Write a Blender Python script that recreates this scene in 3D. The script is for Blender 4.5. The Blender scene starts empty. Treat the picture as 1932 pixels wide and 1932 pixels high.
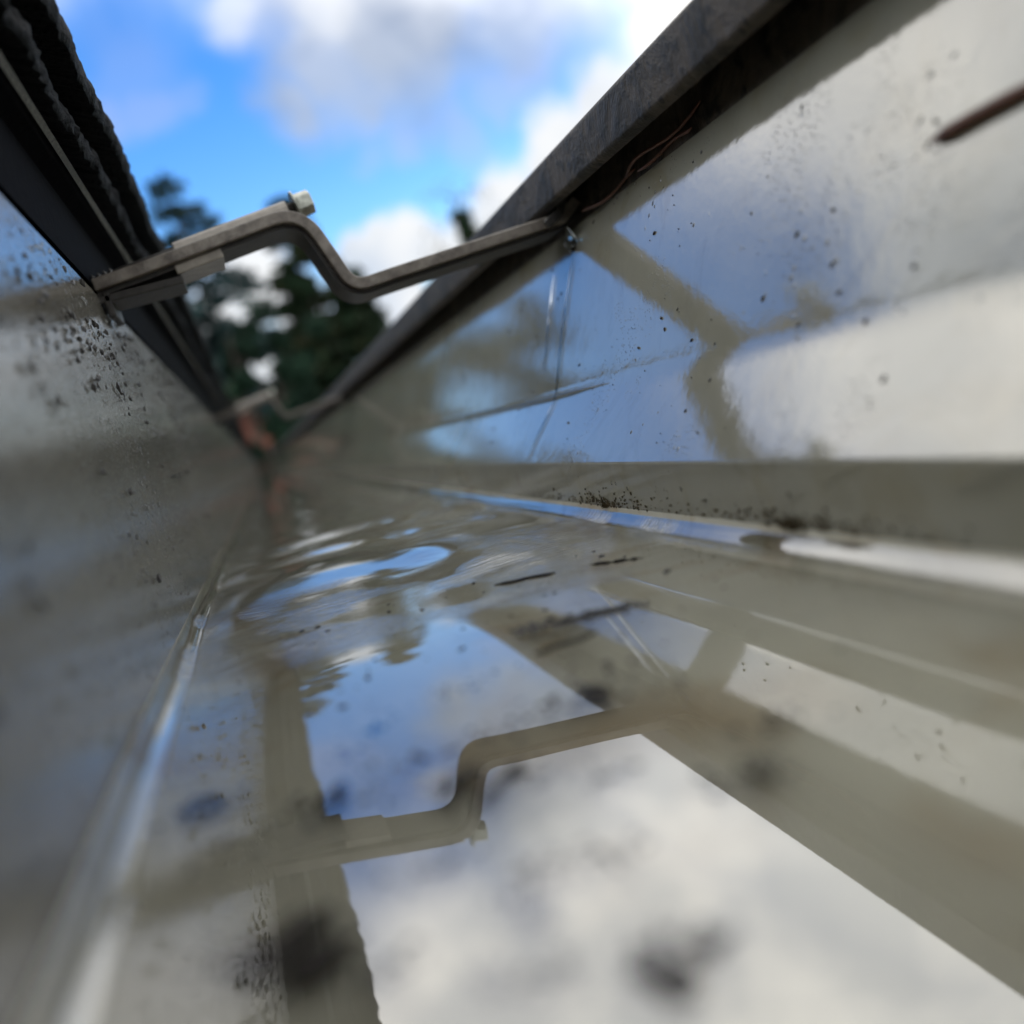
import bpy, bmesh, math, random
from mathutils import Vector, noise, Matrix
R_ = math.radians
sc = bpy.context.scene
COL = sc.collection

# ------------------------------------------------------------------ camera
CX = Vector((0.9291, -0.2390, -0.2822))
CAM = Vector((0.0213, 0.0, 0.031))
ax_c = Vector((-476.0, 86.0, 1932.0)).normalized()          # the gutter's direction seen by the camera (x right, y up, z forward)
r0 = R_(16.5)
Rw = Vector((math.cos(r0), math.sin(r0), 0)); Rw = (Rw - ax_c * Rw.dot(ax_c)).normalized()
Uw = -ax_c.cross(Rw)
if Uw.y < 0: Uw = -Uw
cd = bpy.data.cameras.new("camera"); cam = bpy.data.objects.new("camera", cd); COL.objects.link(cam)
m3 = Matrix(((Rw.x, Rw.y, -Rw.z), (ax_c.x, ax_c.y, -ax_c.z), (Uw.x, Uw.y, -Uw.z)))
cam.matrix_world = Matrix.Translation(CAM) @ m3.to_4x4()
cd.sensor_width = 36.0; cd.lens = 36.0
cd.clip_start = 0.004; cd.clip_end = 5000
cd.dof.use_dof = True; cd.dof.focus_distance = 0.195; cd.dof.aperture_fstop = 12.0
cd.dof.aperture_blades = 0
sc.camera = cam

def sky_dir(px, py):
    v = Vector((px - 966.0, 966.0 - py, 1932.0))
    return Vector((v.dot(Rw), v.dot(ax_c), v.dot(Uw))).normalized()

# ------------------------------------------------------------------ world
SUN_EL, SUN_AZ = 21.0, -100.0        # azimuth from +Y (along the gutter) clockwise: the sun stands behind the roof
w = bpy.data.worlds.new("World"); sc.world = w; w.use_nodes = True
nt = w.node_tree; N = nt.nodes; Lk = nt.links
for n in list(N): N.remove(n)
def nd(t, **kw):
    n = N.new(t)
    for k, v in kw.items(): setattr(n, k, v)
    return n
def mth(op, a, b=None, clamp=False):
    n = nd('ShaderNodeMath', operation=op); n.use_clamp = clamp
    for i, v in enumerate((a, b)):
        if v is None: continue
        if isinstance(v, (int, float)): n.inputs[i].default_value = v
        else: Lk.new(v, n.inputs[i])
    return n.outputs[0]
def vmath(op, a, b):
    n = nd('ShaderNodeVectorMath', operation=op)
    for i, v in enumerate((a, b)):
        if isinstance(v, (tuple, list, Vector)): n.inputs[i].default_value = tuple(v)
        else: Lk.new(v, n.inputs[i])
    return n.outputs['Value'] if op in ('DISTANCE', 'DOT_PRODUCT') else n.outputs[0]
def mrange(v, a, b, c=0.0, d=1.0, kind='SMOOTHSTEP'):
    n = nd('ShaderNodeMapRange', interpolation_type=kind)
    Lk.new(v, n.inputs[0])
    for i, q in enumerate((a, b, c, d)): n.inputs[i + 1].default_value = q
    return n.outputs[0]
def mixc(f, a, b):
    n = nd('ShaderNodeMix', data_type='RGBA')
    if isinstance(f, (int, float)): n.inputs[0].default_value = f
    else: Lk.new(f, n.inputs[0])
    for s, v in ((6, a), (7, b)):
        if isinstance(v, (tuple, list)): n.inputs[s].default_value = (*v, 1)
        else: Lk.new(v, n.inputs[s])
    return n.outputs[2]
sky = nd('ShaderNodeTexSky', sky_type='NISHITA'); sky.sun_disc = False
sky.sun_elevation = R_(SUN_EL); sky.sun_rotation = R_(SUN_AZ)
sky.air_density = 1.0; sky.dust_density = 0.15; sky.ozone_density = 2.2
hs = nd('ShaderNodeHueSaturation'); hs.inputs['Hue'].default_value = 0.515; hs.inputs['Saturation'].default_value = 1.40; hs.inputs['Value'].default_value = 2.0
Lk.new(sky.outputs[0], hs.inputs['Color'])
tc = nd('ShaderNodeTexCoord'); G = tc.outputs['Generated']
n1 = nd('ShaderNodeTexNoise'); n1.inputs['Scale'].default_value = 8.0; n1.inputs['Detail'].default_value = 6; n1.inputs['Roughness'].default_value = 0.55
Lk.new(G, n1.inputs[0])
off = vmath('MULTIPLY', vmath('SUBTRACT', n1.outputs['Color'], (0.5, 0.5, 0.5)), (0.11, 0.11, 0.11))
D = vmath('ADD', G, off)
def blobs(lst):
    s = None
    for (x, y, r, wt) in lst:
        c = sky_dir(x, y)
        v = mrange(vmath('DISTANCE', D, c), r / 1932.0, r * 0.25 / 1932.0, 0.0, wt)
        s = v if s is None else mth('MAXIMUM', s, v)
    return s
white = blobs([(1260, 120, 150, 1), (1190, 215, 145, 1), (1340, 20, 150, 1), (1070, 310, 125, 1), (945, 365, 105, 1), (1150, 330, 180, 1),
               (900, 440, 105, .95), (740, 490, 110, 1), (820, 465, 100, 1), (680, 500, 85, .9), (760, 570, 120, 1), (470, 540, 130, .8), (400, 600, 130, .8), (560, 600, 130, .85),
               (460, 700, 130, .8), (1050, 500, 260, 1), (430, 10, 110, .5), (620, 0, 110, .5)])
grey = blobs([(760, 40, 250, .9), (980, 0, 230, .75), (640, 110, 150, .8), (550, 190, 100, .8), (680, 150, 120, .75), (800, 110, 140, .7), (900, 60, 170, .7), (620, -60, 230, .8)])
wisp = blobs([(230, 220, 90, .38), (300, 190, 80, .33), (350, 175, 60, .25), (760, 262, 60, .35), (700, 290, 50, .25), (820, 240, 50, .25),
              (880, 250, 70, .38), (950, 210, 70, .38), (1010, 170, 80, .38), (250, 120, 110, .2)])
n2 = nd('ShaderNodeTexNoise'); n2.inputs['Scale'].default_value = 2.3; n2.inputs['Detail'].default_value = 7; n2.inputs['Roughness'].default_value = 0.55
Lk.new(G, n2.inputs[0])
sepn = nd('ShaderNodeSeparateXYZ'); Lk.new(G, sepn.inputs[0])
up_dist = vmath('DISTANCE', G, sky_dir(700, 350))
outside = mrange(up_dist, 0.36, 0.62)                      # broken cloud over the rest of the sky
broken = mth('MULTIPLY', mrange(n2.outputs['Fac'], 0.30, 0.47), outside)
shade = nd('ShaderNodeTexNoise'); shade.inputs['Scale'].default_value = 7.0; shade.inputs['Detail'].default_value = 4
Lk.new(G, shade.inputs[0])
c0 = hs.outputs[0]
greycol = mixc(mrange(shade.outputs['Fac'], 0.35, 0.65), (2.3, 2.7, 3.45), (3.7, 4.1, 4.8))
whitecol = mixc(mrange(shade.outputs['Fac'], 0.3, 0.6), (4.1, 4.7, 5.6), (6.4, 6.5, 6.6))
brokencol = mixc(mrange(shade.outputs['Fac'], 0.38, 0.62), (7.0, 7.5, 8.2), (11.6, 11.9, 12.1))
added_bankcol = mixc(mrange(shade.outputs['Fac'], 0.38, 0.60), (14.0, 13.9, 13.7), (20.0, 19.2, 17.8))
c1 = mixc(mth('MULTIPLY', wisp, 1.0, True), c0, (3.9, 4.2, 6.0))
c2 = mixc(grey, c1, greycol)
c3 = mixc(mrange(white, 0.1, 0.85), c2, whitecol)
def mirror_dir(px, py, deg):
    d_ = sky_dir(px, py); n_ = Vector((math.cos(R_(deg)), 0, math.sin(R_(deg)))); return (d_ - n_ * 2 * d_.dot(n_)).normalized()
clear = None
for (mx_, my_, dg, rr) in ((40, 460, 0, .22), (1300, 520, 157, .19), (1230, 760, 141, .22), (1150, 640, 150, .30)):
    v_ = mrange(vmath('DISTANCE', D, mirror_dir(mx_, my_, dg)), rr * 1.15, rr * .55)
    clear = v_ if clear is None else mth('MAXIMUM', clear, v_)
broken = mth('MULTIPLY', broken, mth('SUBTRACT', 1.0, clear, True))
added_bank = blobs([(560, -540, 420, 1), (900, -300, 330, .9), (150, -580, 420, 1), (1300, -600, 600, 1), (500, -1100, 800, 1), (-500, -700, 600, 1), (640, -270, 180, .5)])  # bright cloud added out of frame to brighten the floor and its reflection
c35 = mixc(added_bank, c3, added_bankcol)
c4 = mixc(added_bank, mixc(broken, c3, brokencol), added_bankcol)
bg = nd('ShaderNodeBackground'); bg.inputs['Strength'].default_value = 0.10
Lk.new(c4, bg.inputs['Color'])
wo = nd('ShaderNodeOutputWorld'); Lk.new(bg.outputs[0], wo.inputs['Surface'])

# ------------------------------------------------------------------ sun
sd = bpy.data.lights.new("sun", 'SUN'); sd.energy = 3.0; sd.angle = R_(0.5); sd.color = (1.0, 0.94, 0.85)
so = bpy.data.objects.new("sun", sd); COL.objects.link(so)
az, el = R_(SUN_AZ), R_(SUN_EL)
to_sun = Vector((math.sin(az) * math.cos(el), math.cos(az) * math.cos(el), math.sin(el)))
so.rotation_euler = to_sun.to_track_quat('Z', 'Y').to_euler()
so.location = (0, 0, 30)

sc.view_settings.view_transform = 'Standard'; sc.view_settings.look = 'None'
sc.view_settings.exposure = 0.60; sc.view_settings.gamma = 1.0; sc.view_settings.use_curve_mapping = False
sc.render.engine = 'CYCLES'
sc.cycles.use_denoising = True
sc.cycles.use_adaptive_sampling = True; sc.cycles.adaptive_threshold = 0.015
sc.cycles.max_bounces = 7; sc.cycles.glossy_bounces = 5; sc.cycles.transparent_max_bounces = 12
sc.cycles.sample_clamp_indirect = 8.0

# ------------------------------------------------------------------ helpers
def link(o, parent=None, **props):
    COL.objects.link(o)
    if parent is not None: o.parent = parent
    for k, v in props.items(): o[k] = v
    return o
def mesh_obj(name, verts, faces, mat, parent=None, smooth=True, **props):
    me = bpy.data.meshes.new(name); me.from_pydata(verts, [], faces); me.update()
    if smooth: me.polygons.foreach_set('use_smooth', [True] * len(me.polygons))
    if mat: me.materials.append(mat)
    o = bpy.data.objects.new(name, me)
    return link(o, parent, **props)
def bm_obj(name, bm, mat, parent=None, smooth=True, **props):
    me = bpy.data.meshes.new(name); bm.to_mesh(me); bm.free()
    if smooth: me.polygons.foreach_set('use_smooth', [True] * len(me.polygons))
    if mat: me.materials.append(mat)
    return link(bpy.data.objects.new(name, me), parent, **props)
def empty(name, loc=(0, 0, 0), **props):
    o = bpy.data.objects.new(name, None); o.location = loc; o.empty_display_size = 0.02
    return link(o, None, **props)
def fbm(x, y, z, s=1.0, o=4):
    return noise.fractal(Vector((x * s, y * s, z * s)), 1.0, 2.0, o)

class Mat:
    def __init__(s, name):
        s.m = bpy.data.materials.new(name); s.m.use_nodes = True
        s.nt = s.m.node_tree; s.N = s.nt.nodes; s.L = s.nt.links
        s.b = s.N['Principled BSDF']; s.out = s.N['Material Output']
        s.tc = s.N.new('ShaderNodeTexCoord').outputs['Object']
    def set(s, **kw):
        for k, v in kw.items():
            k = k.replace('_', ' ')
            i = s.b.inputs[k]
            if hasattr(v, 'is_output'): s.L.new(v, i)
            else: i.default_value = (*v, 1) if isinstance(v, tuple) and len(v) == 3 else v
    def map(s, scale):
        n = s.N.new('ShaderNodeMapping'); n.inputs['Scale'].default_value = scale; s.L.new(s.tc, n.inputs[0]); return n.outputs[0]
    def noise(s, scale, detail=4, rough=.55, vec=None, dist=0.0):
        n = s.N.new('ShaderNodeTexNoise'); n.inputs['Scale'].default_value = scale; n.inputs['Detail'].default_value = detail
        n.inputs['Roughness'].default_value = rough; n.inputs['Distortion'].default_value = dist
        s.L.new(vec or s.tc, n.inputs[0]); return n.outputs['Fac']
    def voro(s, scale, vec=None, out='Distance', rand=1.0):
        n = s.N.new('ShaderNodeTexVoronoi'); n.inputs['Scale'].default_value = scale; n.inputs['Randomness'].default_value = rand
        s.L.new(vec or s.tc, n.inputs[0]); return n.outputs[out]
    def mr(s, v, a, b, c=0., d=1.):
        n = s.N.new('ShaderNodeMapRange'); n.interpolation_type = 'SMOOTHSTEP'; s.L.new(v, n.inputs[0])
        for i, q in enumerate((a, b, c, d)): n.inputs[i + 1].default_value = q
        return n.outputs[0]
    def math(s, op, a, b):
        n = s.N.new('ShaderNodeMath'); n.operation = op
        for i, v in enumerate((a, b)):
            if isinstance(v, (int, float)): n.inputs[i].default_value = v
            else: s.L.new(v, n.inputs[i])
        return n.outputs[0]
    def mix(s, f, a, b):
        n = s.N.new('ShaderNodeMix'); n.data_type = 'RGBA'
        if isinstance(f, (int, float)): n.inputs[0].default_value = f
        else: s.L.new(f, n.inputs[0])
        for k, v in ((6, a), (7, b)):
            if isinstance(v, tuple): n.inputs[k].default_value = (*v, 1)
            else: s.L.new(v, n.inputs[k])
        return n.outputs[2]
    def bump(s, h, dist, strength=1.0, prev=None):
        n = s.N.new('ShaderNodeBump'); n.inputs['Distance'].default_value = dist; n.inputs['Strength'].default_value = strength
        s.L.new(h, n.inputs['Height'])
        if prev: s.L.new(prev, n.inputs['Normal'])
        return n.outputs[0]

# ------------------------------------------------------------------ materials
def gutter_mat(name, base, rough, speck, grit, ior, stain=(0.17, 0.15, 0.10), tan=None):
    m = Mat(name)
    big = m.noise(22, 5, .6)
    st = m.noise(60, 6, .65, dist=.6)
    c = m.mix(m.mr(big, .35, .7), base, tuple(v * .86 for v in base))
    c = m.mix(m.mr(st, .58, .78, 0, .5), c, stain)
    if tan: c = m.mix(m.mr(m.noise(38, 4, .6, dist=1.0), .50, .68, 0, .75), c, tan)
    v1 = m.voro(420); d1 = m.noise(75, 3)
    sp = m.math('MULTIPLY', m.mr(v1, .20, .10), m.mr(d1, .62 - speck, .74 - speck))
    v2 = m.voro(1300); d2 = m.noise(45, 3)
    sp2 = m.math('MULTIPLY', m.mr(v2, .24, .12), m.mr(d2, .60 - speck, .72 - speck))
    spk = m.math('MAXIMUM', sp, sp2)
    c = m.mix(m.math('MULTIPLY', spk, .85), c, (0.03, 0.025, 0.02))
    m.set(Base_Color=c, IOR=ior)
    m.set(Specular_IOR_Level=m.math('MULTIPLY', m.math('SUBTRACT', 1.0, m.math('MULTIPLY', spk, .92)), 0.5))
    rn = m.math('ADD', m.mr(st, .4, .75, rough, rough + .10), m.math('MULTIPLY', spk, .4))
    m.set(Roughness=rn)
    fine = m.noise(750, 3, .75)
    med = m.noise(170, 3)
    b = m.bump(fine, .00006 * grit, 1.0)
    b = m.bump(med, .00010, .5, b)
    b = m.bump(m.noise(520, 2, .5, m.map((1, .55, 1))), .000010 + .000004 * grit, 1.0, b)
    b = m.bump(spk, .00020, 1.0, b)
    m.set(Normal=b)
    return m.m
M = {}
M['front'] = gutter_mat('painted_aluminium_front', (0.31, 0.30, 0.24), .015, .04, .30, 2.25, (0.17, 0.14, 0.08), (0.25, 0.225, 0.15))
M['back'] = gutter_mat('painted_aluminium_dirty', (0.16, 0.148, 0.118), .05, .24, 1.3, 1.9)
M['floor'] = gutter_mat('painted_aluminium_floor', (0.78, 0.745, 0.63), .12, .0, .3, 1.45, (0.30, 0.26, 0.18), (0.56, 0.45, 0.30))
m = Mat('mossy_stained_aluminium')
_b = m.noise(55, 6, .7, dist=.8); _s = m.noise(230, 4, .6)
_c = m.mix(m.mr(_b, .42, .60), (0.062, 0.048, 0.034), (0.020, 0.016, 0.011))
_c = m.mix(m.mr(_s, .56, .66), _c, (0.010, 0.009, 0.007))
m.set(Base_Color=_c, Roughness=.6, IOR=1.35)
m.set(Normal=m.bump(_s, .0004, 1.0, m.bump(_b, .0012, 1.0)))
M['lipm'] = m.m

# water: a clear film that mirrors at the surface and lets the painted floor show
m = Mat('rain_water'); m.N.remove(m.b)
g = m.N.new('ShaderNodeBsdfGlossy'); g.inputs['Roughness'].default_value = 0.0; g.inputs['Color'].default_value = (.97, .98, 1, 1)
t = m.N.new('ShaderNodeBsdfTransparent'); t.inputs['Color'].default_value = (.96, .96, .94, 1)
fr = m.N.new('ShaderNodeFresnel'); fr.inputs['IOR'].default_value = 2.3
mx = m.N.new('ShaderNodeMixShader')
st = m.noise(1.0, 3, .6, m.map((140, 900, 1)))
zone = m.noise(38, 2)
sx_ = m.N.new('ShaderNodeSeparateXYZ'); m.L.new(m.tc, sx_.inputs[0])
band = m.math('MULTIPLY', m.mr(sx_.outputs[1], .130, .155), m.mr(sx_.outputs[1], .23, .19))
bn = m.N.new('ShaderNodeBump'); bn.inputs['Distance'].default_value = .00030
m.L.new(m.math('MULTIPLY', band, m.mr(zone, .42, .60, 0.05, .8)), bn.inputs['Strength']); m.L.new(st, bn.inputs['Height'])
for q in (g, fr): m.L.new(bn.outputs[0], q.inputs['Normal'])
m.L.new(fr.outputs[0], mx.inputs[0]); m.L.new(t.outputs[0], mx.inputs[1]); m.L.new(g.outputs[0], mx.inputs[2])
m.L.new(mx.outputs[0], m.out.inputs['Surface']); M['water'] = m.m

def simple(name, col, rough, var=.25, scale=300, bumpd=.0002, metal=0.0, ior=1.5, col2=None):
    m = Mat(name); n = m.noise(scale, 5, .6)
    c = m.mix(m.mr(n, .3, .7), col, col2 or tuple(v * (1 - var) for v in col))
    m.set(Base_Color=c, Roughness=rough, Metallic=metal, IOR=ior)
    if bumpd: m.set(Normal=m.bump(n, bumpd, 1.0))
    return m.m
M['strap'] = simple('weathered_galvanised_steel', (0.20, 0.172, 0.14), .42, .35, 260, .0003, .2, col2=(0.075, 0.06, 0.048))
M['hook'] = simple('wet_dark_steel', (0.07, 0.065, 0.06), .22, .4, 400, .0003, .3)
M['sleeve'] = simple('pale_weathered_steel', (0.33, 0.29, 0.24), .45, .3, 350, .0002, .1)
M['strap_dark'] = simple('stained_thread_shaded_underside', (0.030, 0.025, 0.020), .6, .4, 600, .0002, .0)  # steel of thread and back hook; also the shade colour under the web
M['screw'] = simple('bright_zinc', (0.45, 0.45, 0.38), .35, .5, 500, .0002, .6)
M['shingle'] = simple('black_asphalt_granules', (0.004, 0.004, 0.005), .6, .6, 900, .0016, ior=1.14)
M['drip'] = simple('black_painted_metal', (0.005, 0.005, 0.006), .6, .3, 500, .0002, ior=1.03)
M['nose'] = simple('wet_black_metal', (0.03, 0.03, 0.035), .12, .3, 700, .0003, ior=2.2)
M['fascia'] = simple('dark_wood', (0.005, 0.0045, 0.004), .9, .3, 60, .001, ior=1.02)
M['needle'] = simple('brown_pine_needle', (0.13, 0.045, 0.022), .5, .4, 900, .0001)
M['leafbit'] = simple('rotten_leaf', (0.032, 0.027, 0.024), .8, .4, 700, .0002, ior=1.2)
M['grit'] = simple('mineral_grit', (0.045, 0.04, 0.035), .5, .5, 900, .0001)
M['moss'] = simple('brown_moss', (0.075, 0.052, 0.02), .8, .5, 900, .0002)
M['bark'] = simple('bark', (0.06, 0.045, 0.035), .9, .4, 8, .01)
M['pine'] = simple('dark_conifer_needles', (0.010, 0.030, 0.014), .8, .5, 1.2, 0, ior=1.2, col2=(0.026, 0.026, 0.011))
M['pineblue'] = simple('blue_green_needles', (0.022, 0.050, 0.050), .7, .4, 1.5, 0, ior=1.2)
M['leaf'] = simple('dark_green_leaves', (0.014, 0.035, 0.020), .8, .5, 1.5, 0, ior=1.2)
M['leafpale'] = simple('pale_autumn_leaves', (0.10, 0.11, 0.075), .6, .4, 1.5, 0)
M['grass'] = simple('grass', (0.05, 0.08, 0.03), .9, .4, .8, 0)
M['wall_w'] = simple('white_house_wall', (0.62, 0.60, 0.58), .8, .1, 3, 0)
M['roof_r'] = simple('red_roof_tiles', (0.16, 0.045, 0.022), .8, .35, 4, 0)
M['glass'] = simple('dark_window_glass', (0.03, 0.035, 0.04), .08, .1, 3, 0)
M['frame'] = simple('white_window_frame', (0.7, 0.7, 0.68), .5, .1, 3, 0)
M['brick'] = simple('chimney_brick', (0.28, 0.12, 0.08), .85, .3, 8, 0)

# ------------------------------------------------------------------ ground
GZ = -5.2
me_v = []; me_f = []
n = 40
for i in range(n + 1):
    for j in range(n + 1):
        x = -1500 + 3000 * i / n; y = -1500 + 3000 * j / n
        me_v.append((x, y, GZ + (0 if abs(x) < 200 and abs(y) < 200 else 3 * fbm(x, y, 0, .003))))
for i in range(n):
    for j in range(n):
        a = i * (n + 1) + j; me_f.append((a, a + n + 1, a + n + 2, a + 1))
mesh_obj('ground', me_v, me_f, M['grass'], kind='structure')

# ------------------------------------------------------------------ the rain gutter
def arc(cx, cy, r, a0, a1, n):
    return [(cx + r * math.cos(R_(a0 + (a1 - a0) * i / n)), cy + r * math.sin(R_(a0 + (a1 - a0) * i / n))) for i in range(n + 1)]
def rounded(pts, radii, n=6):
    out = [pts[0]]
    for i in range(1, len(pts) - 1):
        p, a, b = Vector(pts[i]), Vector(pts[i - 1]), Vector(pts[i + 1])
        u, v = (a - p).normalized(), (b - p).normalized()
        r = radii[i]
        if not r: out.append(tuple(p)); continue
        th = u.angle(v); d = min(r / math.tan(th / 2), (a - p).length * .48, (b - p).length * .48)
        s, e = p + u * d, p + v * d
        for k in range(n + 1):
            tt = k / n
            q = s * (1 - tt) ** 2 + p * 2 * tt * (1 - tt) + e * tt * tt
            out.append((q.x, q.y))
    out.append(pts[-1]); return out
def resample(pts, step):
    out = [pts[0]]
    for a, b in zip(pts, pts[1:]):
        a, b = Vector(a), Vector(b); k = max(1, int((b - a).length / step))
        for i in range(1, k + 1): out.append(tuple(a.lerp(b, i / k)))
    return out
def offset(pts, t):
    out = []
    for i, p in enumerate(pts):
        a = Vector(pts[max(0, i - 1)]); b = Vector(pts[min(len(pts) - 1, i + 1)])
        d = (b - a).normalized(); out.append((p[0] + d.y * t, p[1] - d.x * t))
    return out
YS = []
y = -0.35
while y < 9.0:
    YS.append(y); y += 0.006 if y < 0.6 else (0.02 if y < 1.6 else 0.12)
YS.append(9.0)
def wav(x, z, y, amp):
    return amp * noise.noise(Vector((x * 14, y * 16, z * 14)))
def sheet(name, pts, thick, mat, parent, amp=0.0, ys=YS, side=1):
    """a bent strip of sheet metal swept along the gutter, with real thickness"""
    off = offset(pts, thick * side); nrm = [((o[0] - p[0]) / thick, (o[1] - p[1]) / thick) for p, o in zip(pts, off)]
    ring = len(pts) * 2
    V = []; F = []
    for yy in ys:
        for (x, z), (nx, nz) in zip(pts, nrm):
            k = wav(x, z, yy, amp); V.append((x + nx * k, yy, z + nz * k + (dome(x, yy) if name == 'floor_panel' else 0)))
        for (x, z) in reversed(off):
            V.append((x, yy, z))
    for j in range(len(ys) - 1):
        for i in range(ring):
            a = j * ring + i; b = j * ring + (i + 1) % ring
            F.append((a, b, b + ring, a + ring))
    F.append(tuple(range(ring))[::-1]); F.append(tuple((len(ys) - 1) * ring + i for i in range(ring)))
    o = mesh_obj(name, V, F, mat, parent)
    bpy.context.view_layer.objects.active = o
    md = o.modifiers.new('e', 'EDGE_SPLIT'); md.split_angle = R_(40)
    return o
def dome(x, y):
    """the sheet is pushed up a little along its middle, so the film on it is not quite level"""
    t = min(1, max(0, x / .083))
    p = 1 - t
    g = min(1, max(0, (y + .02) / .155)); g = g * g * (3 - 2 * g)
    f = min(1, max(0, (y - .26) / .4)); f = 1 - .7 * f * f * (3 - 2 * f)
    return .0036 * p * g * f
gut = empty('rain_gutter', (0, 0, 0), label='wet grey-green painted metal rain gutter running away under the black shingle roof edge', category='gutter')
BH = .0766
back_pts = resample([(-.0004, BH), (0, .0042)], .006)
floor_pts = [(0, .0040)] + arc(.004, .004, .004, 180, 270, 8)[1:] + resample([(.0045, 0), (.0785, 0)], .006)[1:] + arc(.079, .004, .004, 270, 360, 8)
front_raw = [(.0830, .0040), (.0830, .0128), (.0945, .0265), (.1115, .0655)]
front_pts = rounded(front_raw, [0, .0012, .018, 0], 10); front_pts = resample(front_pts, .004)
lip_pts = rounded([(.1116, .0652), (.1122, .0685), (.1142, .0755), (.1158, .0790), (.1150, .0815), (.1043, .0800), (.1037, .0712), (.1052, .0704)], [0, .0006, .002, .002, .0015, .0009, .0006, 0], 5)
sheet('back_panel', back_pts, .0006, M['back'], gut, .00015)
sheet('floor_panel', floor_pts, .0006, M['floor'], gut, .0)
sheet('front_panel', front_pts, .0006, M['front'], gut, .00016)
sheet('rolled_lip', lip_pts, .0006, M['lipm'], gut, .0003)
# end caps far and near
for yy in (-.352, 9.002):
    poly = back_pts + floor_pts + front_pts + [(.1142, .0755), (.1150, .078)]
    V = [(x, yy, z) for x, z in poly] + [(x, yy + .0008, z) for x, z in poly]; k = len(poly)
    F = [tuple(range(k)), tuple(range(2 * k - 1, k - 1, -1))] + [(i, (i + 1) % k, k + (i + 1) % k, k + i) for i in range(k)]
    mesh_obj('end_cap', V, F, M['lipm'], gut, False)

# ------------------------------------------------------------------ rain water on the gutter floor
def water_h(x, y):
    h = .0011 + dome(x, y)
    e = .0046
    el = .0034
    if x < el: h += .0030 * ((el - x) / el) ** 2
    xr = .083 - x
    er = .0036
    if xr < er: h += .0022 * ((er - xr) / er) ** 2
    dx, dy = x - .034, y - .30
    d = math.hypot(dx, dy * .62)
    mask = 1 / (1 + math.exp(-(y - .165) / .012))
    inner = min(1, x / .008) * min(1, xr / .008)
    dr = math.hypot((x - .030) / .032, (y - .187) / .056) + .16 * noise.noise(Vector((x * 30, y * 18, 2.2)))
    far = min(1, max(0, (y - .15) / .05)); far = .06 + .94 * far * far * (3 - 2 * far)
    h += inner * far * (.0014 * math.exp(-((dr - 1) / .40) ** 2) + .00085 * math.exp(-((dr - 1.85) / .22) ** 2) + .0007 * math.exp(-((dr - 2.8) / .25) ** 2))
    h += inner * mask * .00010 * math.sin(d * 2 * math.pi / .022 + 2.2 * noise.noise(Vector((x * 22, y * 9, 0)))) * math.exp(-max(0, d - .05) * 3.0)
    h += inner * .00010 * noise.noise(Vector((x * 26, y * 18, 3.1))) * (0.9 + .4 * mask)
    h += inner * mask * .00020 * noise.noise(Vector((x * 62, y * 42, 9.1)))
    if .13 < y < .30:
        bw = min(1, (y - .13) / .02) * min(1, (.30 - y) / .07) * max(0, min(1, .35 + 1.6 * noise.noise(Vector((x * 35, y * 25, 5.5)))))
        h += inner * bw * (.000045 * noise.noise(Vector((x * 75 + y * 20, y * 330, 1.7))) + .00002 * noise.noise(Vector((x * 150, y * 620, 4.7))))
    return h
WX = [.0001] + [.0004 + i * .0003 for i in range(15)] + [.0052 + i * .0009 for i in range(82)]
WX = [x for x in WX if x < .0779] + [.0780 + i * .0003 for i in range(17)]
WY = []
y = -.1
while y < 8.9:
    WY.append(y); y += .0006 if .13 < y < .25 else .0012 if .1 < y < .55 else (.004 if y < 1 else .05)
V = [(x, yy, water_h(x, yy)) for yy in WY for x in WX]
k = len(WX)
F = [(j * k + i, j * k + i + 1, (j + 1) * k + i + 1, (j + 1) * k + i) for j in range(len(WY) - 1) for i in range(k - 1)]
mesh_obj('rain_water', V, F, M['water'], None, kind='structure')

# ------------------------------------------------------------------ roof edge above the back of the gutter
roof = empty('house_roof', (0, 0, .09), label='black shingle roof edge with a dark metal drip edge hanging over the gutter', category='roof')
def pr(o):
    o.matrix_parent_inverse = Matrix.Translation((0, 0, -.09)); return o
YR = []
y = -1.0
while y < 9.2:
    YR.append(y); y += .0016 if .02 < y < .75 else (.01 if y < 1.6 else .08)
pitch = R_(25); cp, sp_ = math.cos(pitch), math.sin(pitch)
def course(name, ex, ez, thick, back, rag, seed):
    """one course: a slab rising to the left, its lower edge ragged and grainy"""
    prof_n = 7
    V = []; F = []
    for yy in YR:
        near = 1.0 if yy < 1.0 else .6
        e = rag * near * (noise.noise(Vector((yy * 28, seed, 0))) + .4 * noise.noise(Vector((yy * 130, seed, 2))) + .6 * noise.noise(Vector((yy * 420, seed, 5))))
        dz = rag * .5 * noise.noise(Vector((yy * 18, seed, 7)))
        ring = []
        for q in range(prof_n):                      # lower edge face from underside to top
            a = q / (prof_n - 1)
            bul = .25 * thick * math.sin(a * math.pi) + rag * .45 * noise.noise(Vector((yy * 300, a * 5, seed)))
            ring.append((ex + e + bul * cp - a * thick * sp_ * .5, ez + dz + a * thick))
        top = ring[-1]; bot = ring[0]
        ring += [(top[0] - .01 * cp, top[1] + .01 * sp_), (top[0] - back * cp, top[1] + back * sp_), (bot[0] - back * cp, bot[1] + back * sp_), (bot[0] - .01 * cp, bot[1] + .01 * sp_)]
        V += [(x, yy, z) for x, z in ring]
    n = prof_n + 4
    for j in range(len(YR) - 1):
        for i in range(n):
            a = j * n + i; b = j * n + (i + 1) % n; F.append((a, b, b + n, a + n))
    F.append(tuple(range(n))[::-1]); F.append(tuple((len(YR) - 1) * n + i for i in range(n)))
    return pr(mesh_obj(name, V, F, M['shingle'], roof))
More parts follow.
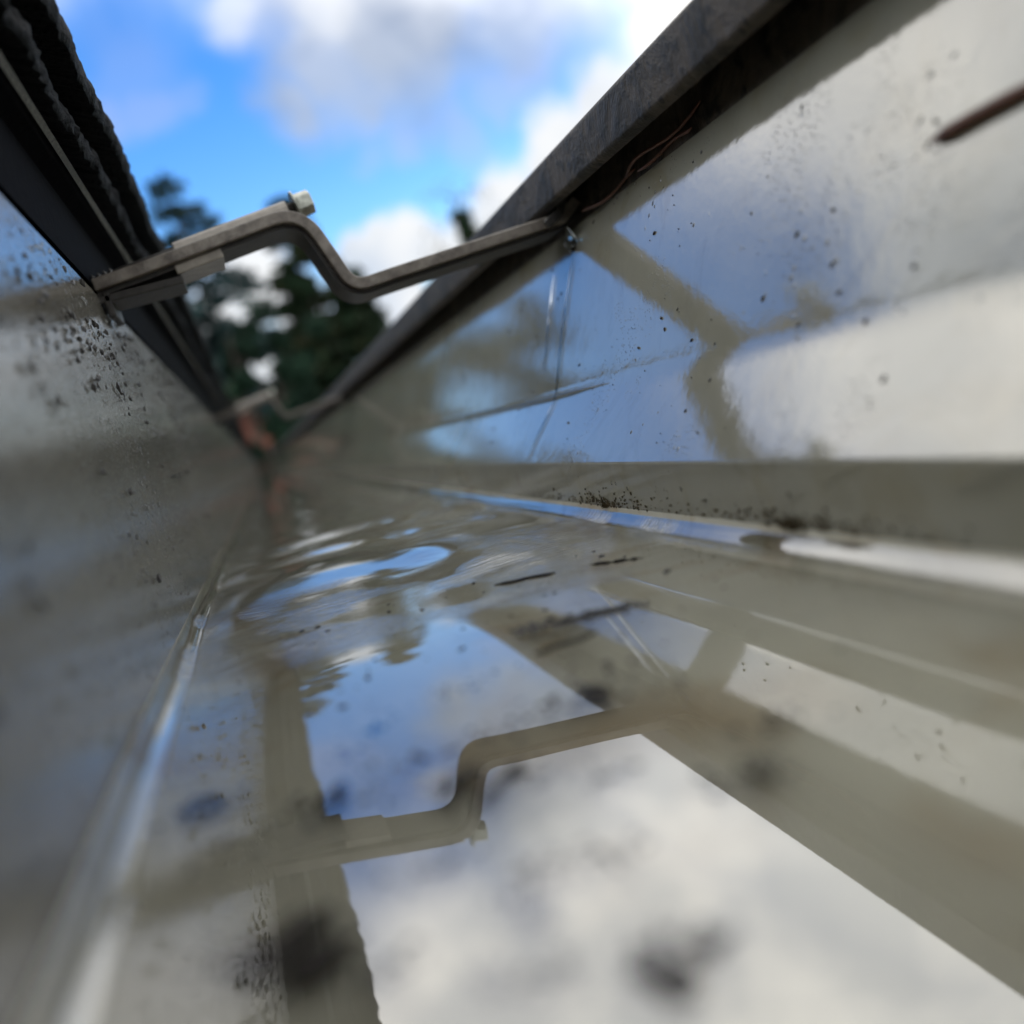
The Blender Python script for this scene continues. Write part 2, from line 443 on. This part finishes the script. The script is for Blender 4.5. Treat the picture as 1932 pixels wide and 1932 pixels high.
course('starter_shingle', .0070, .1010, .0068, 4.2, .0019, 3.3)
course('shingle_course', .0120, .1085, .0085, 4.2, .0013, 8.8)
drip = rounded([(-.9, .5100), (.0005, .1002), (.0036, .0985), (.0024, .0972), (-.0010, .0960), (-.0018, .0800)], [0, .001, .0005, .0005, .001, 0], 4)
pr(sheet('drip_edge', drip, .0007, M['drip'], roof, .0001, side=-1))
bm = bmesh.new()
bmesh.ops.create_cube(bm, size=1, matrix=Matrix.Translation((-.016, 4.1, .0)) @ Matrix.Diagonal((.026, 10.2, .19, 1)))
pr(bm_obj('fascia_board', bm, M['fascia'], roof, False))
pr(sheet('drip_lip', [(.0022, .1000), (.0044, .0993), (.0048, .0977), (.0038, .0971)], .0003, M['nose'], roof, .0001, side=1))
hw = empty('house_wall', (-.6, 4, GZ), label='pale house wall standing below the shingle roof edge', category='wall')
bm = bmesh.new()
bmesh.ops.create_cube(bm, size=1, matrix=Matrix.Translation((-.4, 0, 2.55)) @ Matrix.Diagonal((.2, 9, 5.1, 1)))
bmesh.ops.create_cube(bm, size=1, matrix=Matrix.Translation((.1, 0, 5.12)) @ Matrix.Diagonal((.95, 10, .012, 1)))
bm_obj('wall_face', bm, M['wall_w'], hw, False)

# ------------------------------------------------------------------ hidden hangers
def sweep(path, section, closed_caps=True):
    """sweep a (y, n) section along an (x, z) path; n is measured along the path's left normal"""
    V = []; F = []; k = len(section)
    for i, p in enumerate(path):
        a = Vector(path[max(0, i - 1)]); b = Vector(path[min(len(path) - 1, i + 1)])
        d = (b - a).normalized(); nx, nz = -d.y, d.x
        for (yy, nn) in section: V.append((p[0] + nx * nn, yy, p[1] + nz * nn))
    for i in range(len(path) - 1):
        for j in range(k):
            a = i * k + j; b = i * k + (j + 1) % k; F.append((a, b, b + k, a + k))
    F.append(tuple(range(k))[::-1]); F.append(tuple((len(path) - 1) * k + j for j in range(k)))
    return V, F
def cyl(bm, p0, p1, r0, r1, seg=12):
    p0, p1 = Vector(p0), Vector(p1); d = p1 - p0
    mt = Matrix.Translation((p0 + p1) / 2) @ d.to_track_quat('Z', 'Y').to_matrix().to_4x4()
    bmesh.ops.create_cone(bm, cap_ends=True, segments=seg, radius1=r0, radius2=r1, depth=d.length, matrix=mt)
def hanger():
    root = empty('gutter_hanger', (0, .240, 0))
    t_ = .0011; w_ = .019
    path = rounded([(-.0005, .0775), (.010, .0785), (.0465, .0828), (.0530, .0630), (.0640, .0638), (.1080, .0664), (.1130, .0700)], [0, .004, .0075, .0065, .002, .004, 0], 10)
    fl = .0027
    section = [(0, 0), (w_, 0), (w_, fl), (w_ - t_, fl), (w_ - t_, t_), (t_, t_), (t_, fl), (0, fl)]
    V, F = sweep(path, section)
    Vd, Fd = sweep(path, [(.0022, -.0010), (w_ - .0022, -.0010), (w_ - .0022, -.0001), (.0022, -.0001)])  # dark plate added below the web; its colour stands for underside shade
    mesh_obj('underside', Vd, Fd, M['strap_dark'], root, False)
    def bev(o):
        b = o.modifiers.new('b', 'BEVEL'); b.width = .00035; b.segments = 2; b.limit_method = 'ANGLE'; b.angle_limit = R_(35)
        return o
    bev(mesh_obj('strap', V, F, M['strap'], root, False))
    # back hook that sits on the top edge of the back wall
    bm = bmesh.new()
    for (x, z, sx, sz, y0, sy) in ((.0085, .0758, .019, .0018, .0095, .015), (.0012, .0745, .0016, .0060, .0095, .015)):
        bmesh.ops.create_cube(bm, size=1, matrix=Matrix.Translation((x, y0, z)) @ Matrix.Diagonal((sx, sy, sz, 1)))
    bev(bm_obj('back_hook', bm, M['strap_dark'], root, False))
    bm = bmesh.new()
    bmesh.ops.create_cube(bm, size=1, matrix=Matrix.Translation((.0225, .0095, .0788)) @ Matrix.Rotation(R_(-7), 4, 'Y') @ Matrix.Diagonal((.011, .015, .0022, 1)))
    bev(bm_obj('locking_tab', bm, M['sleeve'], root, False))
    bm = bmesh.new()                                   # the sleeve that carries the screw
    a0 = Vector((.018, .0085, .0830)); a1 = Vector((.0455, .0085, .0863))
    cyl(bm, a0, a1, .0024, .0024, 14)
    bev(bm_obj('screw_sleeve', bm, M['sleeve'], root, False))
    bm = bmesh.new()                                   # the lower run is folded double: a rib on top
    V, F = sweep(rounded([(.0600, .0650), (.0850, .0665), (.1060, .0680)], [0, .01, 0], 4), [(.006, 0), (.013, 0), (.012, .0016), (.007, .0016)])
    bev(mesh_obj('stiffening_rib', V, F, M['strap'], root, False))
    V, F = sweep(rounded([(.1030, .0658), (.1075, .0680), (.1100, .0730), (.1085, .0775)], [0, .003, .003, 0], 6), [(-.001, 0), (w_ + .001, 0), (w_ + .001, .0022), (-.001, .0022)])
    bev(mesh_obj('front_hook', V, F, M['hook'], root, False))
    s = bm_obj('screw', _shaft(), M['strap_dark'], root)
    bm = bmesh.new()
    cyl(bm, (.0472, .0085, .0866), (.0478, .0085, .0867), .0038, .0038, 20)
    cyl(bm, (.0478, .0085, .0867), (.0514, .0085, .0872), .0030, .0029, 6)
    bev(bm_obj('hex_head', bm, M['screw'], s, False))
    return root
def _shaft():
    bm = bmesh.new()
    p0 = Vector((-.012, .0085, .0792)); p1 = Vector((.0475, .0085, .0866)); k = 44
    cyl(bm, p0, p1, .0015, .0015, 10)
    for i in range(1, 12):
        a = p0.lerp(p1, i / k); b = p0.lerp(p1, (i + .35) / k); c = p0.lerp(p1, (i + .7) / k)
        cyl(bm, a, b, .0015, .0022, 10); cyl(bm, b, c, .0022, .0015, 10)
    return bm
def copy_tree(o, parent=None):
    c = o.copy(); COL.objects.link(c); c.parent = parent
    for ch in list(o.children): copy_tree(ch, c)
    return c
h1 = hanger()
h1['label'] = 'larger nearer stepped metal hanger crossing the gutter with a hex screw head on top'; h1['category'] = 'hanger'; h1['group'] = 'gutter hangers'
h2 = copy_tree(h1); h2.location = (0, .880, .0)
h2['label'] = 'small second hanger farther along the gutter in front of the dark trees'

# ------------------------------------------------------------------ droplet, rivulets
M['clearwater'] = None
m = Mat('water_bead'); m.set(Base_Color=(.9, .95, 1), Roughness=0.0, IOR=1.33, Transmission_Weight=1.0); M['clearwater'] = m.m
bm = bmesh.new()
bmesh.ops.create_icosphere(bm, subdivisions=3, radius=1)
for v in bm.verts:
    z = v.co.z
    f = 1.0 if z < 0 else (1 - z) ** .6 * 1.0 + .12
    v.co = Vector((v.co.x * .0017 * f, v.co.y * .0017 * f, v.co.z * (.0021 if z < 0 else .0042)))
d = bm_obj('water_drop', bm, M['clearwater'], None, label='clear water drop hanging under the end of the nearer hanger at the gutter lip', category='water drop')
d.location = (.1088, .2430, .0616)
def wall_pt(s, lift=0.0):
    """point at distance s along the front panel, measured from its bottom fold"""
    acc = 0; P = front_pts
    for a, b in zip(P, P[1:]):
        a, b = Vector(a), Vector(b); L = (b - a).length
        if acc + L >= s:
            q = a.lerp(b, (s - acc) / L); dd = (b - a).normalized()
            return q + Vector((-dd.y, dd.x)) * lift
        acc += L
    return Vector(P[-1])
def rivulet(name, y_of_s, s0, s1, wid, hgt, label):
    V = []; F = []; n = 60; k = 7
    for i in range(n + 1):
        tt = i / n; s = s0 + (s1 - s0) * tt
        ww = wid * (1 + .35 * noise.noise(Vector((s * 180, wid * 1e4, 0)))) * (min(1, tt * 8, (1 - tt) * 8) * .9 + .1)
        for j in range(k):
            a = j / (k - 1) * 2 - 1
            q = wall_pt(s, hgt * (1 - a * a) * min(1, ww / wid) - .00002 + .00016)
            V.append((q.x, y_of_s(s) + a * ww, q.y))
    for i in range(n):
        for j in range(k - 1):
            a = i * k + j; F.append((a, a + 1, a + 1 + k, a + k))
    return mesh_obj(name, V, F, M['rivulet'], None, label=label, category='water streak', group='water streaks on the front wall')
m = Mat('rivulet_water'); m.N.remove(m.b)
g = m.N.new('ShaderNodeBsdfGlossy'); g.inputs['Roughness'].default_value = 0.02
t = m.N.new('ShaderNodeBsdfTransparent'); t.inputs['Color'].default_value = (.95, .95, .92, 1)
fr = m.N.new('ShaderNodeFresnel'); fr.inputs['IOR'].default_value = 1.6
mx = m.N.new('ShaderNodeMixShader'); m.L.new(fr.outputs[0], mx.inputs[0]); m.L.new(t.outputs[0], mx.inputs[1]); m.L.new(g.outputs[0], mx.inputs[2])
m.L.new(mx.outputs[0], m.out.inputs['Surface']); M['rivulet'] = m.m
rivulet('water_streak', lambda s: .2440 + .0025 * max(0, (.027 - s) / .017) + .0006 * math.sin(s * 190), .0105, .0640, .0006, .0004, 'thin water streak running down the front wall below the hanger end')
rivulet('water_streak', lambda s: .2585 + .0006 * math.sin(s * 120 + 1), .0340, .0600, .0005, .0003, 'fainter short water streak just behind the main one on the front wall')
def crease_streak(name, y0, y1, s0, wid, hgt, label):
    V = []; F = []; n = 90; k = 7
    for i in range(n + 1):
        tt = i / n; yy = y0 + (y1 - y0) * tt
        ww = wid * (1 + .5 * noise.noise(Vector((yy * 60, 3, 0)))) * (min(1, tt * 8, (1 - tt) * 8) * .9 + .1)
        for j in range(k):
            a = j / (k - 1) * 2 - 1
            q = wall_pt(s0 + a * ww + .0004 * math.sin(yy * 40), hgt * (1 - a * a) * min(1, ww / wid) - .00002 + .00018); V.append((q.x, yy, q.y))
    for i in range(n):
        for j in range(k - 1):
            a = i * k + j; F.append((a, a + 1, a + 1 + k, a + k))
    return mesh_obj(name, V, F, M['rivulet'], None, label=label, category='water streak', group='water streaks on the front wall')
crease_streak('water_streak', .205, .42, .0268, .0006, .0004, 'long level glossy line lying along the crease of the front wall')  # thin clear glossy strip laid along the crease

# ------------------------------------------------------------------ grit, needles and wet debris
random.seed(7)
def grit_obj(name, pts, mat, **props):
    """pts: (position, normal, size)"""
    bm = bmesh.new()
    for p, nn, s in pts:
        mt = Matrix.Translation(p) @ Vector(nn).to_track_quat('Z', 'Y').to_matrix().to_4x4() @ Matrix.Rotation(random.random() * 6.28, 4, 'Z') @ Matrix.Diagonal((s * random.uniform(.7, 1.5), s * random.uniform(.5, .9), s * random.uniform(.3, .6), 1))
        r = bmesh.ops.create_icosphere(bm, subdivisions=1, radius=1, matrix=mt)
        for v in r['verts']:
            v.co += Vector((random.uniform(-1, 1), random.uniform(-1, 1), random.uniform(-1, 1))) * s * .18
    return bm_obj(name, bm, mat, None, False, **props)
pts = []
for i in range(2600):                                     # back wall, a band of dirt sloping down from the top edge
    yy = random.uniform(.05, .6); zz = .0735 - .075 * max(0, .30 - yy) - abs(random.gauss(0, 1)) * .007 if yy > .16 and random.random() < .6 else .074 - abs(random.gauss(0, 1)) * .016
    if random.random() < .35: zz = .075 - .05 * random.random() ** 2 - .02 * random.random()
    if zz < .006: continue
    if noise.noise(Vector((yy * 40, zz * 60, 1))) < -.05: continue
    pts.append((Vector((.0004, yy, zz)), (1, 0, 0), random.choice((.00012, .00015, .0002, .0002, .0003, .0005, .0008))))
grit_obj('roof_grit', pts, M['grit'], kind='stuff', label='dark roof grit stuck to the back wall of the gutter', category='grit')
bm = bmesh.new()
for i in range(1500):
    yy = random.uniform(.04, .45) ** 1.0; zz = .074 * random.random() ** .6
    if zz < .008 or noise.noise(Vector((yy * 30, zz * 45, 6))) < .0: continue
    r = random.choice((.00012, .00016, .0002, .0003, .00045))
    q = bmesh.ops.create_icosphere(bm, subdivisions=2, radius=r)
    bmesh.ops.transform(bm, verts=q['verts'], matrix=Matrix.Translation((.00015 + .4 * r * 0, yy, zz)) @ Matrix.Diagonal((.55, 1, 1.25, 1)))
bm_obj('water_beads', bm, M['rivulet'], None, kind='stuff', label='tiny water beads clinging to the dirty back wall', category='water beads')
pts = []
for i in range(520):
    yy = random.uniform(.10, .42); s = random.uniform(.012, .070)
    if noise.noise(Vector((yy * 30, s * 50, 4))) < -.02: continue
    q = wall_pt(s, .0001); a = wall_pt(max(.0101, s - .002)); b = wall_pt(s + .002); dd = (b - a).normalized()
    pts.append((Vector((q.x, yy, q.y)), (-dd.y, 0, dd.x), random.choice((.00010, .00012, .00015, .00015, .0002, .00042))))
grit_obj('wall_grit', pts, M['grit'], kind='stuff', label='fine dark specks stuck to the front wall of the gutter', category='grit')
pts = []
for i in range(520):
    u = random.random(); k_ = random.choice((0, 0, 1, 2))
    if k_ == 0: x, y = .044 + .016 * u, .1205 - .004 * u + random.gauss(0, .0016)
    elif k_ == 1: x, y = .006 + .045 * u, .080 + .012 * u + random.gauss(0, .003)
    else: x, y = random.uniform(.006, .07), random.uniform(.06, .17)
    pts.append((Vector((x, y, water_h(x, y))), (0, 0, 1), random.choice((.00015, .0002, .0003, .0005))))
grit_obj('floor_grit', pts, M['grit'], kind='stuff', label='fine dark grit floating on the water in the gutter', category='grit')
pts = []
for (cx_, cy_, sp2, nn_) in ((.0285, .0795, .0022, 50), (.0330, .0745, .0018, 36), (.0380, .0700, .0012, 20), (.0240, .0660, .0022, 40), (.0300, .0600, .0026, 60), (.0350, .0590, .0016, 30),
                             (.0200, .0560, .0015, 30), (.0270, .0500, .0018, 40), (.0330, .0480, .0022, 60), (.0120, .0640, .0022, 60), (.0085, .0930, .0022, 46), (.0170, .0850, .0016, 26),
                             (.0420, .0880, .0018, 36), (.0460, .0620, .0020, 26), (.0520, .0700, .0022, 22), (.0250, .1000, .0022, 20), (.0330, .1050, .0026, 20), (.0210, .0950, .0018, 16)):
    for q in range(nn_):
        x, y = cx_ + random.gauss(0, sp2 * .8), cy_ + random.gauss(0, sp2 * .5)
        pts.append((Vector((x, y, dome(x, y) + .0010)), (0, 0, 1), random.choice((.0002, .0003, .00045))))
grit_obj('silt_smudges', pts, M['grit'], kind='stuff', label='soft smudges of dark silt just under the water in the near gutter floor', category='silt')
pts = []
for i in range(480):
    yy = random.choice((random.gauss(.193, .012), random.gauss(.118, .012), random.uniform(.08, .25)))
    zz = .0040 + abs(random.gauss(0, 1)) * .0013
    if zz > .011: continue
    pts.append((Vector((.0829, yy, zz)), (-1, 0, 0), random.choice((.00012, .0002, .0003))))
grit_obj('brown_silt', pts, M['moss'], kind='stuff', label='brown silt along the water line of the front wall', category='silt')

def flake(px_, py_, size, lab, mat='leafbit', z=.0011):
    size *= 1.45
    """an irregular curled scrap of rotten leaf lying in the water"""
    V = []; F = []; k = 14
    sd_ = random.random() * 99
    V.append((0, 0, size * .08))
    for r in (.5, 1.0):
        for i in range(k):
            a = i / k * 6.283
            rr = size * r * (1 + .9 * noise.noise(Vector((math.cos(a) * 1.6, math.sin(a) * 1.6, sd_))))
            V.append((rr * math.cos(a) * 1.35, rr * math.sin(a) * .7, size * (.06 * (1 - r) + .08 * noise.noise(Vector((a, r, sd_ + 5))))))
    for i in range(k):
        F.append((0, 1 + i, 1 + (i + 1) % k))
        F.append((1 + i, 1 + k + i, 1 + k + (i + 1) % k, 1 + (i + 1) % k))
    o = mesh_obj('leaf_scrap', V, F, M[mat], None, label=lab, category='leaf scrap', group='wet leaf scraps on the gutter floor')
    so_ = o.modifiers.new('s', 'SOLIDIFY'); so_.thickness = min(.0002, size * .12)
    o.location = (px_, py_, dome(px_, py_) + z); o.rotation_euler = (0, 0, random.uniform(-1.6, 1.6))
    return o
flake(.0135, .0625, .0016, 'dark scrap nearest the bottom edge left of centre')
flake(.0155, .0595, .0012, 'second dark scrap touching the nearest one at the bottom edge')
flake(.0245, .0520, .0008, 'small blurred scrap at the bottom centre of the water', z=.0008)
flake(.0322, .0455, .0014, 'dark scrap at the bottom edge right of centre')
flake(.0350, .0465, .0009, 'small dark scrap just right of the bottom right scrap')
flake(.0306, .0752, .0016, 'purple-grey scrap on the bright reflection in mid floor')
flake(.0275, .0790, .0011, 'smaller scrap beside the purple-grey scrap on the bright reflection')
flake(.0075, .0945, .0016, 'dark scrap near the bright left corner line', z=.0009)
flake(.0190, .0850, .0013, 'dark scrap where the blue reflection ends')
flake(.0439, .0900, .0014, 'brown scrap at the right tip of the blue reflection')
flake(.0285, .0570, .0013, 'soft grey scrap under the surface near the bottom centre', z=.0007)
def sprig(pts_, r, name, lab, cat, grp=None, mat='needle'):
    V = []; F = []; k = 7; P = [Vector(p) for p in pts_]
    for i, p in enumerate(P):
        d_ = (P[min(i + 1, len(P) - 1)] - P[max(i - 1, 0)]).normalized()
        u = d_.orthogonal().normalized(); v = d_.cross(u)
        rr = r * (.35 if i in (0, len(P) - 1) else 1)
        for j in range(k):
            a = j / k * 6.283; V.append(p + (u * math.cos(a) + v * math.sin(a)) * rr)
    for i in range(len(P) - 1):
        for j in range(k):
            a = i * k + j; b = i * k + (j + 1) % k; F.append((a, b, b + k, a + k))
    F.append(tuple(range(k))[::-1]); F.append(tuple((len(P) - 1) * k + j for j in range(k)))
    o = mesh_obj(name, V, F, M[mat], None, label=lab, category=cat)
    if grp: o['group'] = grp
    return o
def wy(s, yy, lift=.0006):
    q = wall_pt(s, lift); return Vector((q.x, yy, q.y))
NEEDLE = [(.0458, .1012), (.0460, .0985), (.0463, .0940), (.0465, .0885), (.0468, .0780)]
sprig([wy(s, yy) for s, yy in NEEDLE], .00075, 'pine_needle', 'thick dark brown needle stuck to the front wall at the right edge', 'pine needle')
for i, (y0, y1, z0, z1, lab) in enumerate([(.205, .168, .0690, .0715, 'orange-brown needle lying in the dark gap under the lip'), (.232, .200, .0680, .0690, 'darker needle farther along the gap under the lip'), (.196, .170, .0685, .0690, 'thin wet needle right below the orange-brown one under the lip')]):
    P = []
    for q in range(9):
        tt = q / 8; P.append((.1105 - .0012 * math.sin(tt * 5 + i), y0 + (y1 - y0) * tt, z0 - .0020 + (z1 - z0) * tt + .0007 * math.sin(tt * 7 + i * 2)))
    sprig(P, .00035, 'pine_needle', lab, 'pine needle', 'needles caught under the lip')
for i, (x0, y0, x1, y1, lab) in enumerate([(.0640, .1500, .0705, .1440, 'short dark twig lying alone on the wet floor near the right wall'), (.0500, .1560, .0590, .1520, 'dark twig on the rippled water in mid floor'), (.0480, .1190, .0580, .1160, 'dark twig in the wet debris line before the ripples'), (.0430, .1080, .0510, .1090, 'faint twig just in front of the debris line')]):
    P = [(x0 + (x1 - x0) * q / 6, y0 + (y1 - y0) * q / 6 + .0004 * math.sin(q * 2 + i), .0001 + water_h(x0 + (x1 - x0) * q / 6, y0 + (y1 - y0) * q / 6)) for q in range(7)]
    sprig(P, .00028, 'twig', lab, 'twig', 'twigs on the wet gutter floor', 'leafbit')
for i in range(3):
    bx, by, lab = [(.0829, .193, 'tiny brown moss tuft on the water line of the front wall'), (.0829, .119, 'larger brown moss tuft nearer on the water line'), (.0829, .122, 'small moss tuft just beyond the larger one')][i]
    bm = bmesh.new()
    for q in range(46 if i == 1 else 24):
        p0 = Vector((bx, by + random.gauss(0, .0011), .0038 + abs(random.gauss(0, .0006)))); p1 = p0 + Vector((-random.uniform(.0002, .0009), random.gauss(0, .0006), random.uniform(-.0002, .0011)))
        cyl(bm, p0, p1, .00012, .00005, 5)
    bm_obj('moss_tuft', bm, M['moss'], None, False, label=lab, category='moss', group='moss tufts on the water line')

# ------------------------------------------------------------------ trees
def leaf_quads(V, F, c, rad, n, size, rng, flat=1.0):
    for _ in range(n):
        while True:
            q = Vector((rng.uniform(-1, 1), rng.uniform(-1, 1), rng.uniform(-1, 1)))
            if q.length <= 1: break
        p = c + Vector((q.x * rad, q.y * rad, q.z * rad * flat)); s = size * rng.uniform(.6, 1.3)
        u = Vector((rng.gauss(0, 1), rng.gauss(0, 1), rng.gauss(0, 1))).normalized(); v = u.orthogonal().normalized()
        b = len(V); V += [p - u * s, p + v * s * .5, p + u * s, p - v * s * .5]; F.append((b, b + 1, b + 2, b + 3))
def limb(V, F, a, b, r0, r1, k=6):
    a, b = Vector(a), Vector(b); d = (b - a).normalized(); u = d.orthogonal().normalized(); v = d.cross(u); s = len(V)
    for p, r in ((a, r0), (b, r1)):
        for j in range(k): V.append(p + (u * math.cos(j / k * 6.283) + v * math.sin(j / k * 6.283)) * r)
    for j in range(k): F.append((s + j, s + (j + 1) % k, s + k + (j + 1) % k, s + k + j))
def conifer(name, x, y, H, rad, seed, mat, lab, cat, density=1.0, low=.12, grp='trees beyond the gutter'):
    rng = random.Random(seed); root = empty(name, (x, y, GZ), label=lab, category=cat, group=grp)
    TV, TF, V, F = [], [], [], []
    for i in range(6): limb(TV, TF, (0, 0, H * i / 6), (0, 0, H * (i + 1) / 6), .028 * H * .5 * (1 - i / 6.3), .028 * H * .5 * (1 - (i + 1) / 6.3), 8)
    z = H * low
    while z < H * .985:
        t_ = 1 - (z / H); R0 = rad * (t_ ** .8) * 1.1
        for q in range(rng.randint(4, 6)):
            a = rng.uniform(0, 6.283); L = R0 * rng.uniform(.65, 1.15) + .12
            tip = Vector((math.cos(a) * L, math.sin(a) * L, z - L * rng.uniform(.1, .4) + .1)); base = Vector((0, 0, z))
            limb(TV, TF, base, tip, .018 + .012 * L, .006, 4)
            kk = max(2, int(L / .28))
            for j in range(kk):
                f = (j + 1) / kk; c = base.lerp(tip, f)
                leaf_quads(V, F, c, .24 + .14 * (1 - f) * L, int(20 * density), .17, rng, .5)
        z += H * .022 + .05
    leaf_quads(V, F, Vector((0, 0, H * .985)), .12, 12, .14, rng, 2.5)
    mesh_obj('trunk', TV, TF, M['bark'], root, False); mesh_obj('crown', V, F, M[mat], root, False)
def broadleaf(name, x, y, H, rad, seed, mat, lab, cat, n=34, leaves=110, size=.13, grp='trees beyond the gutter'):
    rng = random.Random(seed); root = empty(name, (x, y, GZ), label=lab, category=cat, group=grp)
    TV, TF, V, F = [], [], [], []
    hs_ = H * .42
    limb(TV, TF, (0, 0, 0), (0, 0, hs_), H * .02, H * .014, 8); limb(TV, TF, (0, 0, hs_), (rng.uniform(-.4, .4), rng.uniform(-.4, .4), H * .93), H * .014, H * .003, 6)
    for i in range(n):
        z = rng.uniform(.35, 1.0); a = rng.uniform(0, 6.283)
        env = math.sin(min(1, (z - .22) / .8) * math.pi) ** .6
        L = rad * env * rng.uniform(.35, 1.0); c = Vector((math.cos(a) * L, math.sin(a) * L, z * H))
        b0 = Vector((0, 0, max(hs_ * .7, z * H - L * .9)))
        limb(TV, TF, b0, c, .05, .012, 5)
        for q in range(3):
            c2 = c + Vector((rng.gauss(0, .3), rng.gauss(0, .3), rng.gauss(0, .25))) * rad * .35
            limb(TV, TF, b0.lerp(c, .7), c2, .02, .006, 4)
            leaf_quads(V, F, c2, rad * .17 * rng.uniform(.6, 1.2), leaves // 3, size, rng, .8)
    mesh_obj('trunk', TV, TF, M['bark'], root, False); mesh_obj('crown', V, F, M[mat], root, False)
def place(px_, py_, Y):
    d_ = sky_dir(px_, py_); return CAM + d_ * (Y / d_.y)
TREES = [  # kind, tip pixel, distance, radius, ...
 ('conifer', 528, 370, 30, 2.7, 1, 'pine', 'tall dark narrow conifer rising behind the middle of the nearer hanger', 1.5),
 ('conifer', 640, 500, 27, 2.1, 4, 'pine', 'shorter dark conifer just right of the tall one, beside the white cloud', 1.6),
 ('conifer', 305, 325, 38, 6.5, 2, 'pineblue', 'blue-green pine tip showing beside the black shingle edge', .5),
 ('broadleaf', 405, 585, 24, 2.5, 5, 'leaf', 'loose dark leafy tree with white sky gaps left of the tall conifer', 0),
 ('broadleaf', 500, 640, 22, 1.5, 9, 'leaf', 'low leafy tree in front of the tall conifer above the small hanger', 0),
 ('conifer', 862, 385, 34, .62, 6, 'pine', 'slim dark tree tip poking above the gutter lip', 1.2),
 ('conifer', 170, 535, 26, 3.6, 12, 'leaf', 'dark conifer behind the roof edge, seen mirrored in the front wall nearer its far end', 1.0),
 ('broadleaf', 20, 455, 24, 2.6, 14, 'leaf', 'leafy tree behind the roof edge, seen mirrored in the front wall beside the water streaks', 0),
 ('broadleaf', 850, 360, 40, 3.6, 7, 'leafpale', 'thin pale tree with sparse twigs behind the gutter lip', -1),
]
for kd, px_, py_, Y, rad, seed, mt_, lab, dn in TREES:
    p = place(px_, py_, Y); H = p.z - GZ
    if kd == 'conifer': conifer('conifer_tree', p.x, Y, H, rad, seed, mt_, lab, 'conifer', dn)
    elif dn < 0: broadleaf('bare_tree', p.x, Y, H, rad, seed, mt_, lab, 'tree', 30, 36, .10)
    else: broadleaf('leafy_tree', p.x, Y, H, rad, seed, mt_, lab, 'tree', 19, 280, .15)
# the far wood that closes the horizon
rng = random.Random(33); V, F = [], []
for i in range(240):
    x = rng.uniform(-70, 110); y_ = rng.uniform(75, 110)
    for q in range(5): leaf_quads(V, F, Vector((x, y_, GZ + 1.2 + q * 1.3)), 2.6 - q * .3, 34, .6, rng)
mesh_obj('far_wood', V, F, M['pine'], None, False, kind='stuff', label='dark far-off wood closing the horizon', category='wood')

# ------------------------------------------------------------------ the neighbour's house with the red roof
HX = place(572, 800, 36).x
house = empty('neighbour_house', (HX, 38, GZ), label='distant white house with an orange-red roof at the end of the gutter', category='house')
house.rotation_euler.z = R_(25)
def boxm(bm, c, s): bmesh.ops.create_cube(bm, size=1, matrix=Matrix.Translation(c) @ Matrix.Diagonal((*s, 1)))
bm = bmesh.new(); boxm(bm, (0, 0, 2.9), (7.5, 6, 5.8))
for sx in (-1, 1):
    pass
v = [bm.verts.new(q) for q in ((-3.75, -3, 5.8), (-3.75, 3, 5.8), (-3.75, 0, 7.3), (3.75, -3, 5.8), (3.75, 3, 5.8), (3.75, 0, 7.3))]
bm.faces.new((v[0], v[2], v[1])); bm.faces.new((v[3], v[4], v[5]))
bm_obj('wall', bm, M['wall_w'], house, False)
V = []; F = []
for s in (-1, 1):
    b = len(V)
    V += [(-4.1, s * 3.4, 5.62), (4.1, s * 3.4, 5.62), (4.1, 0, 7.42), (-4.1, 0, 7.42), (-4.1, s * 3.4, 5.78), (4.1, s * 3.4, 5.78), (4.1, 0, 7.60), (-4.1, 0, 7.60)]
    F += [tuple(b + q for q in f) for f in ((0, 1, 2, 3), (7, 6, 5, 4), (0, 4, 5, 1), (1, 5, 6, 2), (3, 2, 6, 7), (0, 3, 7, 4))]
rf = mesh_obj('roof', V, F, M['roof_r'], house, False)
bm = bmesh.new(); boxm(bm, (-1.8, .8, 7.6), (.7, .7, 1.4)); boxm(bm, (-1.8, .8, 8.34), (.86, .86, .12)); bm_obj('chimney', bm, M['brick'], rf, False)
for x in (-2.4, 0, 2.4):
    for z in (1.5, 4.3):
        bm = bmesh.new()
        for (cx_, cz_, sx, sz) in ((0, .62, 1.2, .1), (0, -.62, 1.2, .1), (-.55, 0, .1, 1.14), (.55, 0, .1, 1.14)): boxm(bm, (x + cx_, -3.03, z + cz_), (sx, .08, sz))
        wf = bm_obj('window_frame', bm, M['frame'], house, False)
        bm = bmesh.new(); boxm(bm, (x, -3.01, z), (1.0, .04, 1.14)); bm_obj('pane', bm, M['glass'], wf, False)
